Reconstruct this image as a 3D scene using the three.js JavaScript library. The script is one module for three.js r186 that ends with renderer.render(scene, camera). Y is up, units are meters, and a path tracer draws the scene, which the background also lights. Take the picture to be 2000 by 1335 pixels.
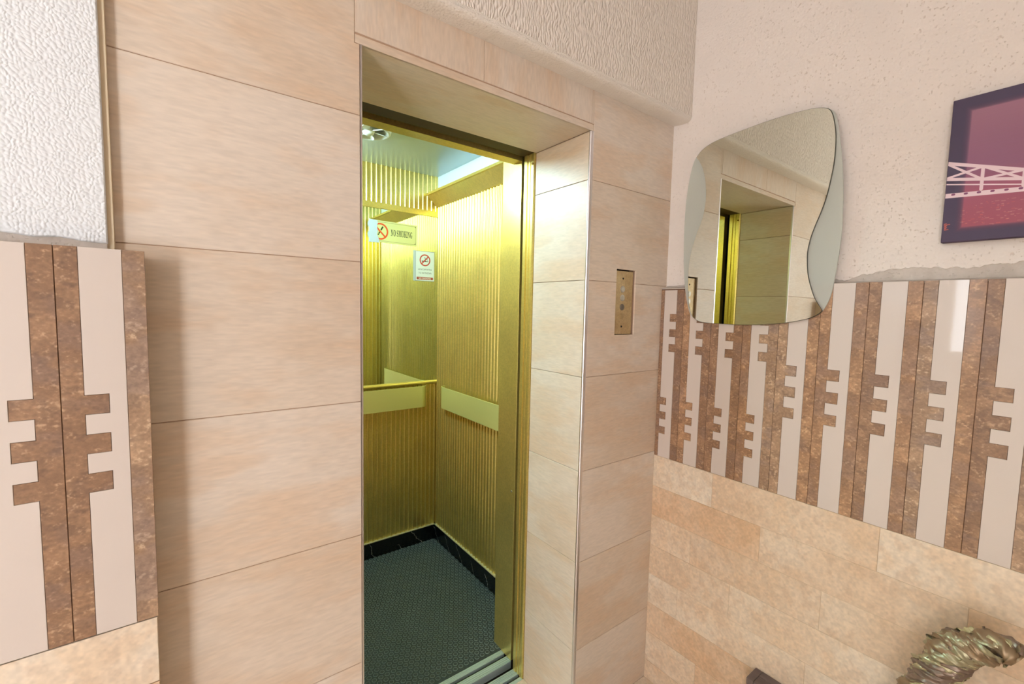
import * as THREE from 'three';
import { RoundedBoxGeometry } from 'three/addons/geometries/RoundedBoxGeometry.js';
import { mergeGeometries } from 'three/addons/utils/BufferGeometryUtils.js';
import { RectAreaLightUniformsLib } from 'three/addons/lights/RectAreaLightUniformsLib.js';

// ------------------------------------------------------------------ camera, sky, lights, exposure
RectAreaLightUniformsLib.init();
const scene = new THREE.Scene();
const renderer = new THREE.WebGLRenderer();
renderer.toneMapping = THREE.LinearToneMapping;
renderer.toneMappingExposure = 0.75;
renderer.shadowMap.enabled = true;
const camera = new THREE.PerspectiveCamera(75.449, 2000 / 1335, 0.03, 60);
camera.position.set(0, 1.3837, 0.9534);
camera.rotation.set(-0.0747, -0.6419, 0.0216, 'YXZ');
scene.add(camera);
scene.background = new THREE.Color().setRGB(11.0, 11.6, 12.4);

// lobby: x from XL to X1 (tiled right wall), z from the elevator wall (0) to ZB, ceiling at YC
const X1 = 1.374, XP = 1.402, XL = -2.5, ZB = 2.0, YC = 2.75;
const OX0 = 0.312, OX1 = 0.99, OY = 1.918;          // tiled door opening
const ZR = -0.255;                                   // inner end of the reveal

function rectLight(name, color, intensity, w, h, pos, target) {
  const l = new THREE.RectAreaLight(new THREE.Color().setRGB(...color), intensity, w, h);
  l.name = name; l.position.set(...pos); l.lookAt(...target); scene.add(l); return l;
}
// daylight coming through the glazed street door behind the camera
rectLight('daylight_entrance', [0.97, 0.985, 1.0], 10.0, 0.72, 2.05, [-1.98, 1.2, ZB - 0.05], [-1.98, 1.2, 0]);

// ------------------------------------------------------------------ helpers
let seed = 7;
const rnd = () => { seed = (seed * 1664525 + 1013904223) >>> 0; return seed / 4294967296; };
const V = (x, y, z) => new THREE.Vector3(x, y, z);
const taken = {};
function mesh(name, geo, mat, parent = scene) {
  const m = new THREE.Mesh(geo, mat); m.name = name; m.castShadow = m.receiveShadow = true; parent.add(m); return m;
}
function numbered(name) { const n = taken[name] = (taken[name] ?? -1) + 1; return n ? `${name}_${String(n).padStart(3, '0')}` : name; }
function tag(o, label, category, group) { o.userData.label = label; o.userData.category = category; if (group) o.userData.group = group; return o; }
function group(name, pos = [0, 0, 0]) { const g = new THREE.Group(); g.name = numbered(name); g.position.set(...pos); scene.add(g); return g; }
function struct(name, label) { const g = new THREE.Group(); g.name = name; g.userData = { kind: 'structure', label, category: name.split('_')[0] }; scene.add(g); return g; }
// orientation of flat work: u, v, n in world axes
const BASIS = {
  front: [V(1, 0, 0), V(0, 1, 0), V(0, 0, 1)],
  right: [V(0, 0, 1), V(0, 1, 0), V(-1, 0, 0)],
  left: [V(0, 0, -1), V(0, 1, 0), V(1, 0, 0)],
  back: [V(-1, 0, 0), V(0, 1, 0), V(0, 0, -1)],
  soffit: [V(1, 0, 0), V(0, 0, 1), V(0, -1, 0)],
  floor: [V(1, 0, 0), V(0, 0, -1), V(0, 1, 0)],
};
function orient(geo, side, n) {           // local z=0 ends up on the plane n (measured along the axis of the normal)
  const [u, v, w] = BASIS[side];
  const m = new THREE.Matrix4().makeBasis(u, v, w);
  geo.applyMatrix4(m);
  const off = w.clone().multiplyScalar(w.x + w.y + w.z > 0 ? n : -n);
  geo.translate(off.x, off.y, off.z);
  return geo;
}
function poly(pts) { const s = new THREE.Shape(); pts.forEach(([x, y], i) => i ? s.lineTo(x, y) : s.moveTo(x, y)); s.closePath(); return s; }
const rectPts = (u0, u1, v0, v1) => [[u0, v0], [u1, v0], [u1, v1], [u0, v1]];
// a plate whose front face lies in plane n; uv in metres (optionally turned), with its own offset
function plate(shape, side, n, t = 0.006, bevel = 0.0008, turn = false, uvOff = null) {
  if (Array.isArray(shape)) shape = poly(shape);
  const g = new THREE.ExtrudeGeometry(shape, { depth: Math.max(1e-4, t - 2 * bevel), bevelEnabled: bevel > 0, bevelThickness: bevel, bevelSize: bevel, bevelOffset: -bevel, bevelSegments: 1, curveSegments: 24 });
  g.translate(0, 0, -t + bevel);
  const P = g.attributes.position, U = g.attributes.uv, [ou, ov] = uvOff ?? [rnd() * 7, rnd() * 7];
  for (let i = 0; i < P.count; i++) { const x = P.getX(i) + ou, y = P.getY(i) + ov; turn ? U.setXY(i, y, x) : U.setXY(i, x, y); }
  return orient(g, side, n);
}
function boxG(x0, x1, y0, y1, z0, z1, r = 0) {
  const w = x1 - x0, h = y1 - y0, d = z1 - z0;
  const g = r > 0 ? new RoundedBoxGeometry(w, h, d, 2, r) : new THREE.BoxGeometry(w, h, d);
  g.translate((x0 + x1) / 2, (y0 + y1) / 2, (z0 + z1) / 2);
  return worldUV(g);
}
function worldUV(g) {                     // box-projected uv in metres
  const P = g.attributes.position, N = g.attributes.normal, U = g.attributes.uv;
  for (let i = 0; i < P.count; i++) {
    const ax = Math.abs(N.getX(i)), ay = Math.abs(N.getY(i)), az = Math.abs(N.getZ(i));
    if (ax >= ay && ax >= az) U.setXY(i, P.getZ(i), P.getY(i)); else if (ay >= az) U.setXY(i, P.getX(i), P.getZ(i)); else U.setXY(i, P.getX(i), P.getY(i));
  }
  return g;
}
// a profile in (a, b) swept straight along the third axis
function extrudeAlong(pts, axis, from, to) {
  const g = new THREE.ExtrudeGeometry(poly(pts), { depth: to - from, bevelEnabled: false });
  g.translate(0, 0, from);
  if (axis === 'y') g.applyMatrix4(new THREE.Matrix4().makeBasis(V(0, 0, 1), V(1, 0, 0), V(0, 1, 0)));   // (z, x) profile, along y
  if (axis === 'x') g.applyMatrix4(new THREE.Matrix4().makeBasis(V(0, 1, 0), V(0, 0, 1), V(1, 0, 0)));   // (y, z) profile, along x
  return g;                                                                                             // axis 'z': (x, y) profile
}

// ------------------------------------------------------------------ procedural textures
function lattice(n, s) { const a = new Float32Array(n * n); let k = s >>> 0; for (let i = 0; i < a.length; i++) { k = (Math.imul(k, 1664525) + 1013904223) >>> 0; a[i] = (k >>> 8) / 16777216; } return a; }
const LAT = [1, 2, 3, 4, 5, 6, 7, 8].map(s => lattice(256, s * 7919 + 13));
function vnoise(x, y, px, py, s = 0) {    // periodic value noise, px, py whole periods
  const L = LAT[s & 7]; let xi = Math.floor(x), yi = Math.floor(y); const fx = x - xi, fy = y - yi;
  const ux = fx * fx * (3 - 2 * fx), uy = fy * fy * (3 - 2 * fy);
  const x0 = ((xi % px) + px) % px, x1 = (x0 + 1) % px, y0 = ((yi % py) + py) % py, y1 = (y0 + 1) % py;
  const a = L[(y0 & 255) * 256 + (x0 & 255)], b = L[(y0 & 255) * 256 + (x1 & 255)], c = L[(y1 & 255) * 256 + (x0 & 255)], d = L[(y1 & 255) * 256 + (x1 & 255)];
  return a + (b - a) * ux + (c - a) * uy + (a - b - c + d) * ux * uy;
}
function fbm(u, v, fx, fy, oct, s) { let r = 0, a = 0.5, t = 0; for (let o = 0; o < oct; o++) { r += a * vnoise(u * fx, v * fy, fx, fy, s + o); t += a; a *= 0.55; fx *= 2; fy *= 2; } return r / t; }
const sm = (a, b, x) => { const t = Math.min(1, Math.max(0, (x - a) / (b - a))); return t * t * (3 - 2 * t); };
const mix3 = (a, b, t) => [a[0] + (b[0] - a[0]) * t, a[1] + (b[1] - a[1]) * t, a[2] + (b[2] - a[2]) * t];
function dataTex(w, h, metresW, metresH, fn, srgb = true) {
  const d = new Uint8Array(w * h * 4);
  for (let y = 0; y < h; y++) for (let x = 0; x < w; x++) {
    const c = fn(x / w, y / h), i = 4 * (y * w + x);
    if (typeof c === 'number') d[i] = d[i + 1] = d[i + 2] = Math.max(0, Math.min(255, c * 255)); else { d[i] = Math.max(0, Math.min(255, c[0])); d[i + 1] = Math.max(0, Math.min(255, c[1])); d[i + 2] = Math.max(0, Math.min(255, c[2])); }
    d[i + 3] = 255;
  }
  const t = new THREE.DataTexture(d, w, h); t.wrapS = t.wrapT = THREE.RepeatWrapping; t.magFilter = THREE.LinearFilter; t.minFilter = THREE.LinearMipmapLinearFilter; t.generateMipmaps = true;
  if (srgb) t.colorSpace = THREE.SRGBColorSpace;
  t.repeat.set(1 / metresW, 1 / metresH); t.needsUpdate = true; return t;
}
function worley(u, v, n, m, s = 0) {      // periodic distance to the nearest scattered point
  const x = u * n, y = v * m, xi = Math.floor(x), yi = Math.floor(y), A = LAT[s & 7], B = LAT[(s + 3) & 7]; let d = 9;
  for (let j = -1; j <= 1; j++) for (let i = -1; i <= 1; i++) {
    const cx = ((xi + i) % n + n) % n, cy = ((yi + j) % m + m) % m, k = (cy & 255) * 256 + (cx & 255);
    const dx = xi + i + 0.1 + 0.8 * A[k] - x, dy = yi + j + 0.1 + 0.8 * B[k] - y, q = dx * dx + dy * dy; if (q < d) d = q;
  }
  return Math.sqrt(d);
}
// silky beige porcelain: long fine fibres, pink and ochre clouds stretched along the tile
const texFront = dataTex(1024, 1024, 0.9, 0.9, (u, v) => {
  const w = v + 0.012 * fbm(u, v, 3, 3, 3, 1);
  const fine = fbm(u, w, 48, 256, 2, 2), mid = fbm(u, w, 14, 90, 3, 4), cloud = fbm(u, w, 4, 7, 4, 5), warm = fbm(u, w, 5, 16, 4, 0);
  let c = mix3([221, 201, 181], [226, 211, 196], sm(0.3, 0.7, cloud));
  c = mix3(c, [221, 192, 164], 0.5 * sm(0.48, 0.75, warm));
  c = mix3(c, [214, 200, 186], 0.22 * sm(0.5, 0.75, mid));
  const k = 1 + 0.075 * (fine - 0.5) + 0.015 * (mid - 0.5);
  return [c[0] * k, c[1] * k, c[2] * k];
});
// brown mottled stone of the decor bars
const texBrown = dataTex(512, 512, 0.34, 0.34, (u, v) => {
  const a = fbm(u, v, 7, 6, 5, 1), b = fbm(u + 0.1 * a, v, 16, 24, 4, 3), f = fbm(u, v, 80, 90, 3, 5), h = fbm(u + 0.1 * b, v, 22, 26, 4, 6);
  let c = mix3([156, 125, 100], [182, 149, 120], sm(0.3, 0.7, a));
  c = mix3(c, [134, 108, 90], 0.6 * sm(0.5, 0.72, b));
  c = mix3(c, [214, 188, 158], 0.65 * sm(0.56, 0.75, 0.5 * f + 0.5 * h));
  c = mix3(c, [150, 128, 118], 0.5 * sm(0.52, 0.72, fbm(u, v, 5, 9, 3, 7)));
  const k = 1 + 0.26 * (f - 0.5); return [c[0] * k, c[1] * k, c[2] * k];
});
// cream stone of the wall's lower field
const texCream = dataTex(1024, 1024, 0.8, 0.8, (u, v) => {
  const a = fbm(u, v, 5, 5, 5, 2), b = fbm(u + 0.1 * a, v, 18, 16, 4, 4), f = fbm(u, v, 120, 120, 2, 6);
  let c = mix3([228, 208, 184], [233, 219, 200], sm(0.3, 0.7, a));
  c = mix3(c, [224, 196, 164], 0.4 * sm(0.5, 0.72, b));
  c = mix3(c, [230, 218, 202], 0.45 * sm(0.55, 0.75, fbm(u, v, 9, 9, 4, 0)));
  c = mix3(c, [214, 190, 165], 0.45 * sm(0.5, 0.7, fbm(u, v, 36, 30, 4, 5)));
  const k = 1 + 0.13 * (f - 0.5); return [c[0] * k, c[1] * k, c[2] * k];
});
const texKnob = dataTex(1024, 1024, 0.5, 0.5, (u, v) => {             // knobbly hand-thrown render
  const w = fbm(u, v, 34, 34, 2, 3) * 0.014, a = 1 - worley(u + w, v - w, 104, 92, 1), b = fbm(u, v, 140, 130, 2, 5);
  return 0.72 * sm(0.2, 0.95, a) + 0.28 * b;
}, false);
const texDrip = dataTex(1024, 1024, 0.5, 0.5, (u, v) => {             // dripping render on the beam
  const w = fbm(u, v, 16, 16, 2, 2) * 0.03, a = 1 - worley(u + w, v, 72, 28, 4), b = fbm(u, v, 150, 70, 2, 6);
  return sm(0.25, 0.9, a) * 0.75 + 0.25 * b;
}, false);
const texPeel = dataTex(1024, 1024, 0.5, 0.5, (u, v) => {             // fine orange peel with pin holes
  const a = 1 - worley(u, v, 66, 66, 0), b = fbm(u, v, 60, 60, 2, 3), pit = fbm(u, v, 128, 100, 2, 7);
  return 0.3 + 0.4 * a + 0.3 * b - 0.3 * sm(0.74, 0.84, pit);
}, false);
const texPlasterSpecks = dataTex(1024, 1024, 0.5, 0.5, (u, v) => {      // paint with faint brown specks where pin holes are
  const pit = fbm(u, v, 128, 100, 2, 7), cl = fbm(u, v, 4, 4, 4, 2), k = 1 + 0.03 * (cl - 0.5);
  const c = mix3([236, 226, 219], [192, 170, 154], 0.35 * sm(0.74, 0.84, pit) * sm(0.35, 0.6, cl));
  return [c[0] * k, c[1] * k, c[2] * k];
});
const texBrass = dataTex(512, 512, 0.4, 0.4, (u, v) => 0.9 + 0.2 * (fbm(u, v, 12, 12, 4, 1) - 0.5), false);
const texBrassC = dataTex(512, 512, 0.5, 0.5, (u, v) => { const a = fbm(u, v, 6, 5, 5, 2), f = fbm(u, v, 120, 120, 2, 4), k = 1 + 0.1 * (f - 0.5) + 0.08 * (a - 0.5); return [234 * k, 209 * k, 124 * k]; });
const texPlate = dataTex(256, 256, 0.25, 0.25, (u, v) => { const a = fbm(u, v, 10, 10, 4, 2), f = fbm(u, v, 90, 90, 2, 4), c = mix3([176, 148, 104], [202, 178, 134], a), k = 1 + 0.16 * (f - 0.5); return [c[0] * k, c[1] * k, c[2] * k]; });
const texMarble = dataTex(1024, 256, 1.2, 0.3, (u, v) => {            // black marble, a few white veins
  const s = fbm(u, v, 10, 4, 4, 1), w = Math.abs((u * 9 + v * 1.4 + 0.55 * s + 0.12 * fbm(u, v, 60, 20, 3, 5)) % 1 - 0.5);
  const vein = (1 - sm(0.0, 0.016, w)) * sm(0.42, 0.55, fbm(u, v, 8, 2, 2, 3));
  const g = 14 + 8 * fbm(u, v, 40, 12, 3, 6); return mix3([g, g, g + 2], [205, 205, 200], vein);
});
const texRubber = dataTex(512, 512, 0.5, 0.5, (u, v) => { const a = fbm(u, v, 5, 5, 4, 1), f = fbm(u, v, 120, 120, 2, 2), g = 55 + 22 * (a - 0.5) + 26 * (f - 0.5) + 60 * sm(0.8, 0.95, f); return [g - 4, g + 5, g + 7]; });
const texGrout = dataTex(256, 256, 0.2, 0.2, (u, v) => { const a = fbm(u, v, 8, 8, 4, 1); return mix3([190, 178, 168], [216, 206, 198], a); });
const texWood = dataTex(256, 256, 0.3, 0.3, (u, v) => { const f = fbm(u, v, 60, 5, 4, 1); return mix3([96, 80, 76], [124, 106, 100], f); });  // wood grain, with the grazing sheen of the box top put into the tone

// ------------------------------------------------------------------ materials
const std = (o) => new THREE.MeshStandardMaterial(o);
const M = {
  front: std({ map: texFront, roughness: 0.36 }),
  frontB: std({ map: texFront, roughness: 0.36, color: 0xfbf8f4 }),
  brown: new THREE.MeshPhysicalMaterial({ map: texBrown, roughness: 0.4, clearcoat: 0.5, clearcoatRoughness: 0.12 }),
  brownB: new THREE.MeshPhysicalMaterial({ map: texBrown, roughness: 0.4, clearcoat: 0.5, clearcoatRoughness: 0.12, color: 0xe9ded6 }),
  brownC: new THREE.MeshPhysicalMaterial({ map: texBrown, roughness: 0.4, clearcoat: 0.5, clearcoatRoughness: 0.12, color: 0xfff2e4 }),
  white: new THREE.MeshPhysicalMaterial({ color: 0xd6c9c0, roughness: 0.35, clearcoat: 1, clearcoatRoughness: 0.03 }),
  cream: [0xffffff, 0xfaf2ea, 0xfffaf5, 0xf7e6d6].map(c => new THREE.MeshPhysicalMaterial({ map: texCream, color: c, roughness: 0.4, clearcoat: 0.3, clearcoatRoughness: 0.1 })),
  knob: std({ color: 0xe5e7ea, roughness: 0.85, bumpMap: texKnob, bumpScale: 0.0012 }),
  drip: std({ color: 0xebe0d6, roughness: 0.85, bumpMap: texDrip, bumpScale: 0.003 }),
  peel: std({ map: texPlasterSpecks, roughness: 0.85, bumpMap: texPeel, bumpScale: 0.002 }),
  plaster: std({ color: 0xe8ded5, roughness: 0.9 }),
  ledge: std({ color: 0xf0e7de, roughness: 0.85, bumpMap: texPeel, bumpScale: 0.002 }),  // underside paler than the face: light bounced off the floor put into the colour
  grout: std({ map: texGrout, roughness: 0.95 }),
  joint: std({ color: 0xb3927a, roughness: 0.95 }),
  creamJoint: std({ color: 0xd9c3a6, roughness: 0.95 }),
  darkJoint: std({ color: 0x6b4f3e, roughness: 0.95 }),
  cement: std({ map: texGrout, color: 0xffffff, roughness: 0.95, bumpMap: texPeel, bumpScale: 0.0015 }),
  cream1: std({ color: 0xe6d3b4, roughness: 0.7 }),
  chrome: std({ color: 0xdcd9dc, metalness: 1, roughness: 0.28 }),
  brass: std({ map: texBrassC, metalness: 0.8, roughness: 0.34, roughnessMap: texBrass }),
  brassDark: std({ color: 0x8a6526, metalness: 0.7, roughness: 0.5 }),
  headerShade: std({ color: 0x46300f, metalness: 0.2, roughness: 0.6 }),  // shade under the brass header put into its dark colour
  rail: std({ color: 0xe9e190, metalness: 0.5, roughness: 0.38 }),
  ceilingMetal: std({ color: 0xb9ccd8, metalness: 0.3, roughness: 0.3 }),
  coveMetal: std({ color: 0xdfe8ee, metalness: 0.2, roughness: 0.45 }),
  cabMirror: std({ color: 0xe9f0dc, metalness: 1, roughness: 0.015 }),
  mirror: std({ color: 0xdcdfd4, metalness: 1, roughness: 0.01 }),
  glassEdge: std({ color: 0x55584c, metalness: 0.3, roughness: 0.3 }),
  frosted: new THREE.MeshPhysicalMaterial({ color: 0xdde0d8, roughness: 0.5, transmission: 0.4, thickness: 0, ior: 1.5 }),
  marble: std({ map: texMarble, roughness: 0.18 }),
  rubber: std({ map: texRubber, roughness: 0.5 }),
  stud: std({ map: texRubber, roughness: 0.42 }),
  studRim: std({ color: 0x74827f, roughness: 0.45 }),  // shine on the stud edges put into a paler rim colour
  cap: std({ color: 0xd2cba4, roughness: 0.4, metalness: 0.3 }),
  alu: std({ color: 0xc2d2d2, metalness: 0.45, roughness: 0.38 }),
  black: std({ color: 0x17130f, roughness: 0.8 }),
  shaft: std({ color: 0x3a3028, roughness: 0.95 }),
  steel: std({ color: 0xb9bcc0, metalness: 0.9, roughness: 0.3 }),
  fanGrey: std({ color: 0xa9b2b5, metalness: 0.4, roughness: 0.35 }),
  whitePlastic: std({ color: 0xe6ebec, roughness: 0.3 }),
  plate: std({ map: texPlate, metalness: 0.35, roughness: 0.42 }),
  button: std({ color: 0xb9b2a4, metalness: 0.5, roughness: 0.35 }),
  buttonFaint: std({ color: 0xb49c70, metalness: 0.4, roughness: 0.4 }),
  buttonDark: std({ color: 0x7d7468, metalness: 0.5, roughness: 0.4 }),
  maroon: std({ color: 0x3a1c1c, roughness: 0.5 }),
  wood: std({ map: texWood, roughness: 0.5 }),
  tape: new THREE.MeshPhysicalMaterial({ color: 0xdfeaf2, roughness: 0.35, transmission: 0.3, thickness: 0 }),
  floorTile: std({ map: texCream, roughness: 0.3 }),
  ceiling: std({ color: 0xeee8e0, roughness: 0.9 }),
  frame: std({ color: 0x4a3527, roughness: 0.5 }),
  pane: new THREE.MeshPhysicalMaterial({ color: 0xffffff, roughness: 0, transmission: 1, thickness: 0, ior: 1.5 }),
};

// ------------------------------------------------------------------ lobby shell
const wallFront = struct('wall_front', 'beige tiled wall around the elevator doorway');
{
  const s = poly([[-0.35, -0.05], [OX0 - 0.006, -0.05], [OX0 - 0.006, OY + 0.006], [OX1 + 0.006, OY + 0.006], [OX1 + 0.006, -0.05], [X1 + 0.2, -0.05], [X1 + 0.2, YC], [-0.35, YC]]);
  const h2 = new THREE.Path(); rectPts(1.127, 1.228, 1.304, 1.522).forEach(([x, y], i) => i ? h2.lineTo(x, y) : h2.moveTo(x, y)); s.holes.push(h2);
  mesh('masonry', plate(s, 'front', -0.0016, 0.25, 0), M.joint, wallFront);
  mesh('recess_back', boxG(1.12, 1.235, 1.29, 1.53, -0.06, -0.03), M.black, wallFront);
  const G = 0.0007, rows = [2.0355, 1.7762, 1.4762, 1.1762, 0.8762, 0.5762, 0.2762, 0.0];
  for (let k = 0; k + 1 < rows.length; k++) {
    const y1 = rows[k] - G, y0 = rows[k + 1] + G;
    const e0 = OX0 - 0.0052, e1 = OX0 - 0.0155;
    mesh('tile', plate(k ? rectPts(-0.11, e0, y0, y1) : [[-0.11, y0], [e0, y0], [e0, OY - 0.0015], [e1, OY - 0.0015], [e1, y1], [-0.11, y1]], 'front', 0), k % 2 ? M.front : M.frontB, wallFront);
    let pts = rectPts(OX1 + 0.012, X1 + 0.035, y0, y1);
    const a = 1.1295, b = 1.2265, pb = 1.306, pt = 1.52;
    if (k === 1) pts = [[OX1 + 0.012, y0], [a, y0], [a, pt], [b, pt], [b, y0], [X1 + 0.035, y0], [X1 + 0.035, y1], [OX1 + 0.012, y1]];
    if (k === 2) pts = [[OX1 + 0.012, y0], [X1 + 0.035, y0], [X1 + 0.035, y1], [b, y1], [b, pb], [a, pb], [a, y1], [OX1 + 0.012, y1]];
    mesh('tile', plate(pts, 'front', 0), k % 2 ? M.frontB : M.front, wallFront);
    if (k) {      // reveals, both sides
      const t = Math.min(y1, OY - 0.001);
      mesh('tile', plate(rectPts(ZR, -0.007, y0, t), 'right', OX1), M.frontB, wallFront);
      mesh('tile', plate(rectPts(0.007, -ZR, y0, t), 'left', OX0), M.front, wallFront);
    } else {
      mesh('tile', plate(rectPts(ZR, -0.007, y0, OY - 0.001), 'right', OX1), M.frontB, wallFront);
      mesh('tile', plate(rectPts(0.007, -ZR, y0, OY - 0.001), 'left', OX0), M.front, wallFront);
    }
  }
  // lintel: upright grain, tiles over a thin edge strip
  for (const [a, b] of [[OX0 - 0.0145, 0.6095], [0.6105, 0.9915], [0.9925, OX1 + 0.0115]])
    mesh('lintel_tile', plate(rectPts(a, b, 1.9385, 2.035), 'front', 0, 0.006, 0.0008, true), M.front, wallFront);
  mesh('lintel_strip', plate([[OX0 - 0.0145, OY], [OX1 + 0.0115, OY], [OX1 + 0.0115, 1.9365], [0.66, 1.9362], [OX0 - 0.0145, 1.9352]], 'front', -0.001, 0.005, 0.0008, false), M.frontB, wallFront);
  mesh('soffit_tile', plate(rectPts(OX0, OX1, ZR, -0.003), 'soffit', OY), M.frontB, wallFront);
}
function trim(name, label, geo) { const m = mesh(name, geo, M.chrome); m.userData = { kind: 'structure', label, category: 'trim' }; return m; }
function quarterTrim(x, dir, w) {         // rounded chrome corner strip: outer face flush with the tiles
  const pts = [[-0.0062, x + dir * w], [0.0003, x + dir * w], [0.0003, x + dir * w * 0.55]];
  for (let i = 1; i <= 8; i++) { const a = i / 8 * Math.PI / 2; pts.push([0.0003 - w * 0.6 * (1 - Math.cos(a)), x + dir * (w * 0.55 * (1 - Math.sin(a)) - 0.0003)]); }
  pts.push([-0.0068, x - dir * 0.0003], [-0.0068, x + dir * 0.003]);
  return extrudeAlong(dir > 0 ? pts : pts.slice().reverse(), 'y', 0, OY - 0.001);
}
trim('trim_1', 'chrome corner strip along the bright right edge of the elevator doorway', quarterTrim(OX1, 1, 0.0112));
trim('trim_2', 'thin chrome corner strip along the left edge of the elevator doorway', quarterTrim(OX0, -1, 0.0045));

// plastered beam above the tiles
const beam = struct('wall_beam', 'white dripping-plaster beam above the elevator tiles');
{
  // rough rounded lower edge, uneven along its length
  const n = 220, prof = [[-0.002, 2.0338], [0.022, 2.031], [0.044, 2.0295], [0.057, 2.031], [0.0645, 2.036], [0.0675, 2.044], [0.068, 2.06], [0.068, YC]];
  const pos = [], uv = [], idx = [];
  for (let i = 0; i <= n; i++) {
    const x = -0.09 + (XP + 0.02 + 0.09) * i / n;
    for (let j = 0; j < prof.length; j++) {
      const w = j > 0 && j < 6 ? 0.003 * (fbm(x, 0.3 + j * 0.05, 60, 9, 3, 2) - 0.5) : 0;
      pos.push(x, prof[j][1] + w, prof[j][0] + (j > 1 && j < 7 ? w * 0.8 : 0)); uv.push(x, prof[j][1] + prof[j][0] * (j < 5 ? 1 : 0));
    }
  }
  const m = prof.length;
  for (let i = 0; i < n; i++) for (let j = 0; j < m - 1; j++) { const a = i * m + j, b = a + m; idx.push(a, b, b + 1, a, b + 1, a + 1); }
  const face = (j0, j1) => { const g = new THREE.BufferGeometry(); g.setAttribute('position', new THREE.Float32BufferAttribute(pos, 3)); g.setAttribute('uv', new THREE.Float32BufferAttribute(uv, 2)); g.setIndex(idx.filter((_, q) => { const j = Math.floor(q / 6) % (m - 1); return j >= j0 && j < j1; })); g.computeVertexNormals(); return g; };
  mesh('plaster_face', face(5, m - 1), M.drip, beam);
  mesh('lower_edge', face(0, 5), M.ledge, beam);
  mesh('core', boxG(-0.09, XP + 0.02, 2.045, YC, 0.0, 0.06), M.plaster, beam);
}

// wall that projects left of the elevator wall: render above, decor band, cream tiles below
const wallLeft = struct('wall_left', 'projecting wall with white stipple plaster above brown and cream decor tiles');
const ZD = 0.05, XE = -0.0465;
{
  mesh('masonry', boxG(XL, XE - 0.002, -0.05, 1.4552, -0.1, ZD - 0.007), M.cream1, wallLeft);
  mesh('masonry', boxG(XL, -0.0825, 1.4555, YC, -0.1, 0.013), M.cream1, wallLeft);
  // render sheet with a ragged lower edge
  const pts = [[-0.0896, YC], [XL, YC], [XL, 1.48]];
  for (let i = 1; i <= 90; i++) { const x = XL + (-0.0896 - XL) * i / 90; pts.push([x, 1.468 + 0.013 * fbm(x / 2.5, 0.2, 90, 4, 3, 1) - 0.004 * sm(-0.14, -0.1, x)]); }
  mesh('plaster_sheet', plate(pts, 'front', 0.02, 0.008, 0.0015), M.knob, wallLeft);
  mesh('mortar_band', boxG(XL, -0.0905, 1.4555, 1.486, 0.01, 0.0165), M.cement, wallLeft);
  for (let i = 0; i < 7; i++) { const y1 = 0.8625 - i * 0.1128 - 0.0008; for (let j = 0; j < 6; j++) { const x1 = XE - j * 0.42 - (i % 2) * 0.0; mesh('tile', plate(rectPts(Math.max(XL, x1 - 0.419), x1, Math.max(0, y1 - 0.111), y1), 'front', ZD), M.cream[(i * 3 + j) % 4], wallLeft); } }
}
// decor band: each tile is bar, field, bar; kind decides where the teeth are
const TW = 0.1012, DB = 0.8637, DT = 1.4607, A0 = 0.0252, A1 = 0.0738;
function decorTile(parent, side, n, u0, kind, clip = null, top = DT) {
  const g = 0.0006, lo = DB, teethMid = [[1.241, 1.2115], [1.1808, 1.1512], [1.1205, 1.0912]], teethUp = [[1.3775, 1.351], [1.3243, 1.298], [1.272, 1.245]], teethLow = [[1.0795, 1.0535], [1.0278, 1.0012], [0.974, 0.948]];
  const left = kind === 'pair' ? teethLow : kind === 'left' ? teethMid : [], right = kind === 'pair' ? teethUp : kind === 'right' ? teethMid : [];
  const dl = kind === 'left' ? 0.0275 : 0.0245, dr = kind === 'right' ? 0.025 : 0.0245;
  const a = u0 + A0, b = u0 + A1, L = clip ?? u0 + 0.0005, R = u0 + TW - 0.0005, h = 0.00025;
  const edgeL = (s) => { const e = []; for (const [t, bo] of left) e.push([a + s, t + (s < 0 ? -h : h)], [a + dl + s, t + (s < 0 ? -h : h)], [a + dl + s, bo + (s < 0 ? h : -h)], [a + s, bo + (s < 0 ? h : -h)]); return e; };
  const edgeR = (s) => { const e = []; for (const [t, bo] of right) e.push([b + s, t + (s > 0 ? -h : h)], [b - dr + s, t + (s > 0 ? -h : h)], [b - dr + s, bo + (s > 0 ? h : -h)], [b + s, bo + (s > 0 ? h : -h)]); return e; };
  const brown = () => [M.brown, M.brownB, M.brownC][Math.floor(rnd() * 3)];
  const lw = [[a - h, top], ...edgeL(-h), [a - h, lo], [L, lo], [L, top]];
  if (a - L > 0.002) mesh('bar', plate(lw.reverse(), side, n, 0.007, 0.0004), brown(), parent);
  const rw = [[b + h, lo], ...edgeR(h).reverse(), [b + h, top], [R, top], [R, lo]];
  mesh('bar', plate(rw.reverse(), side, n, 0.007, 0.0004), brown(), parent);
  const f = [[a + h, top], ...edgeL(h), [a + h, lo], [b - h, lo], ...edgeR(-h).reverse(), [b - h, top]];
  mesh('field', plate(f, side, n, 0.007, 0.0004), M.white, parent);
}
for (let k = 0; k < 14; k++) decorTile(wallLeft, 'front', ZD, -0.1455 - k * TW, k === 0 ? 'left' : 'right');
mesh('joint_bed', boxG(XL, XE - 0.001, DB, DT - 0.002, 0.03, ZD - 0.0015), M.darkJoint, wallLeft);

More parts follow.
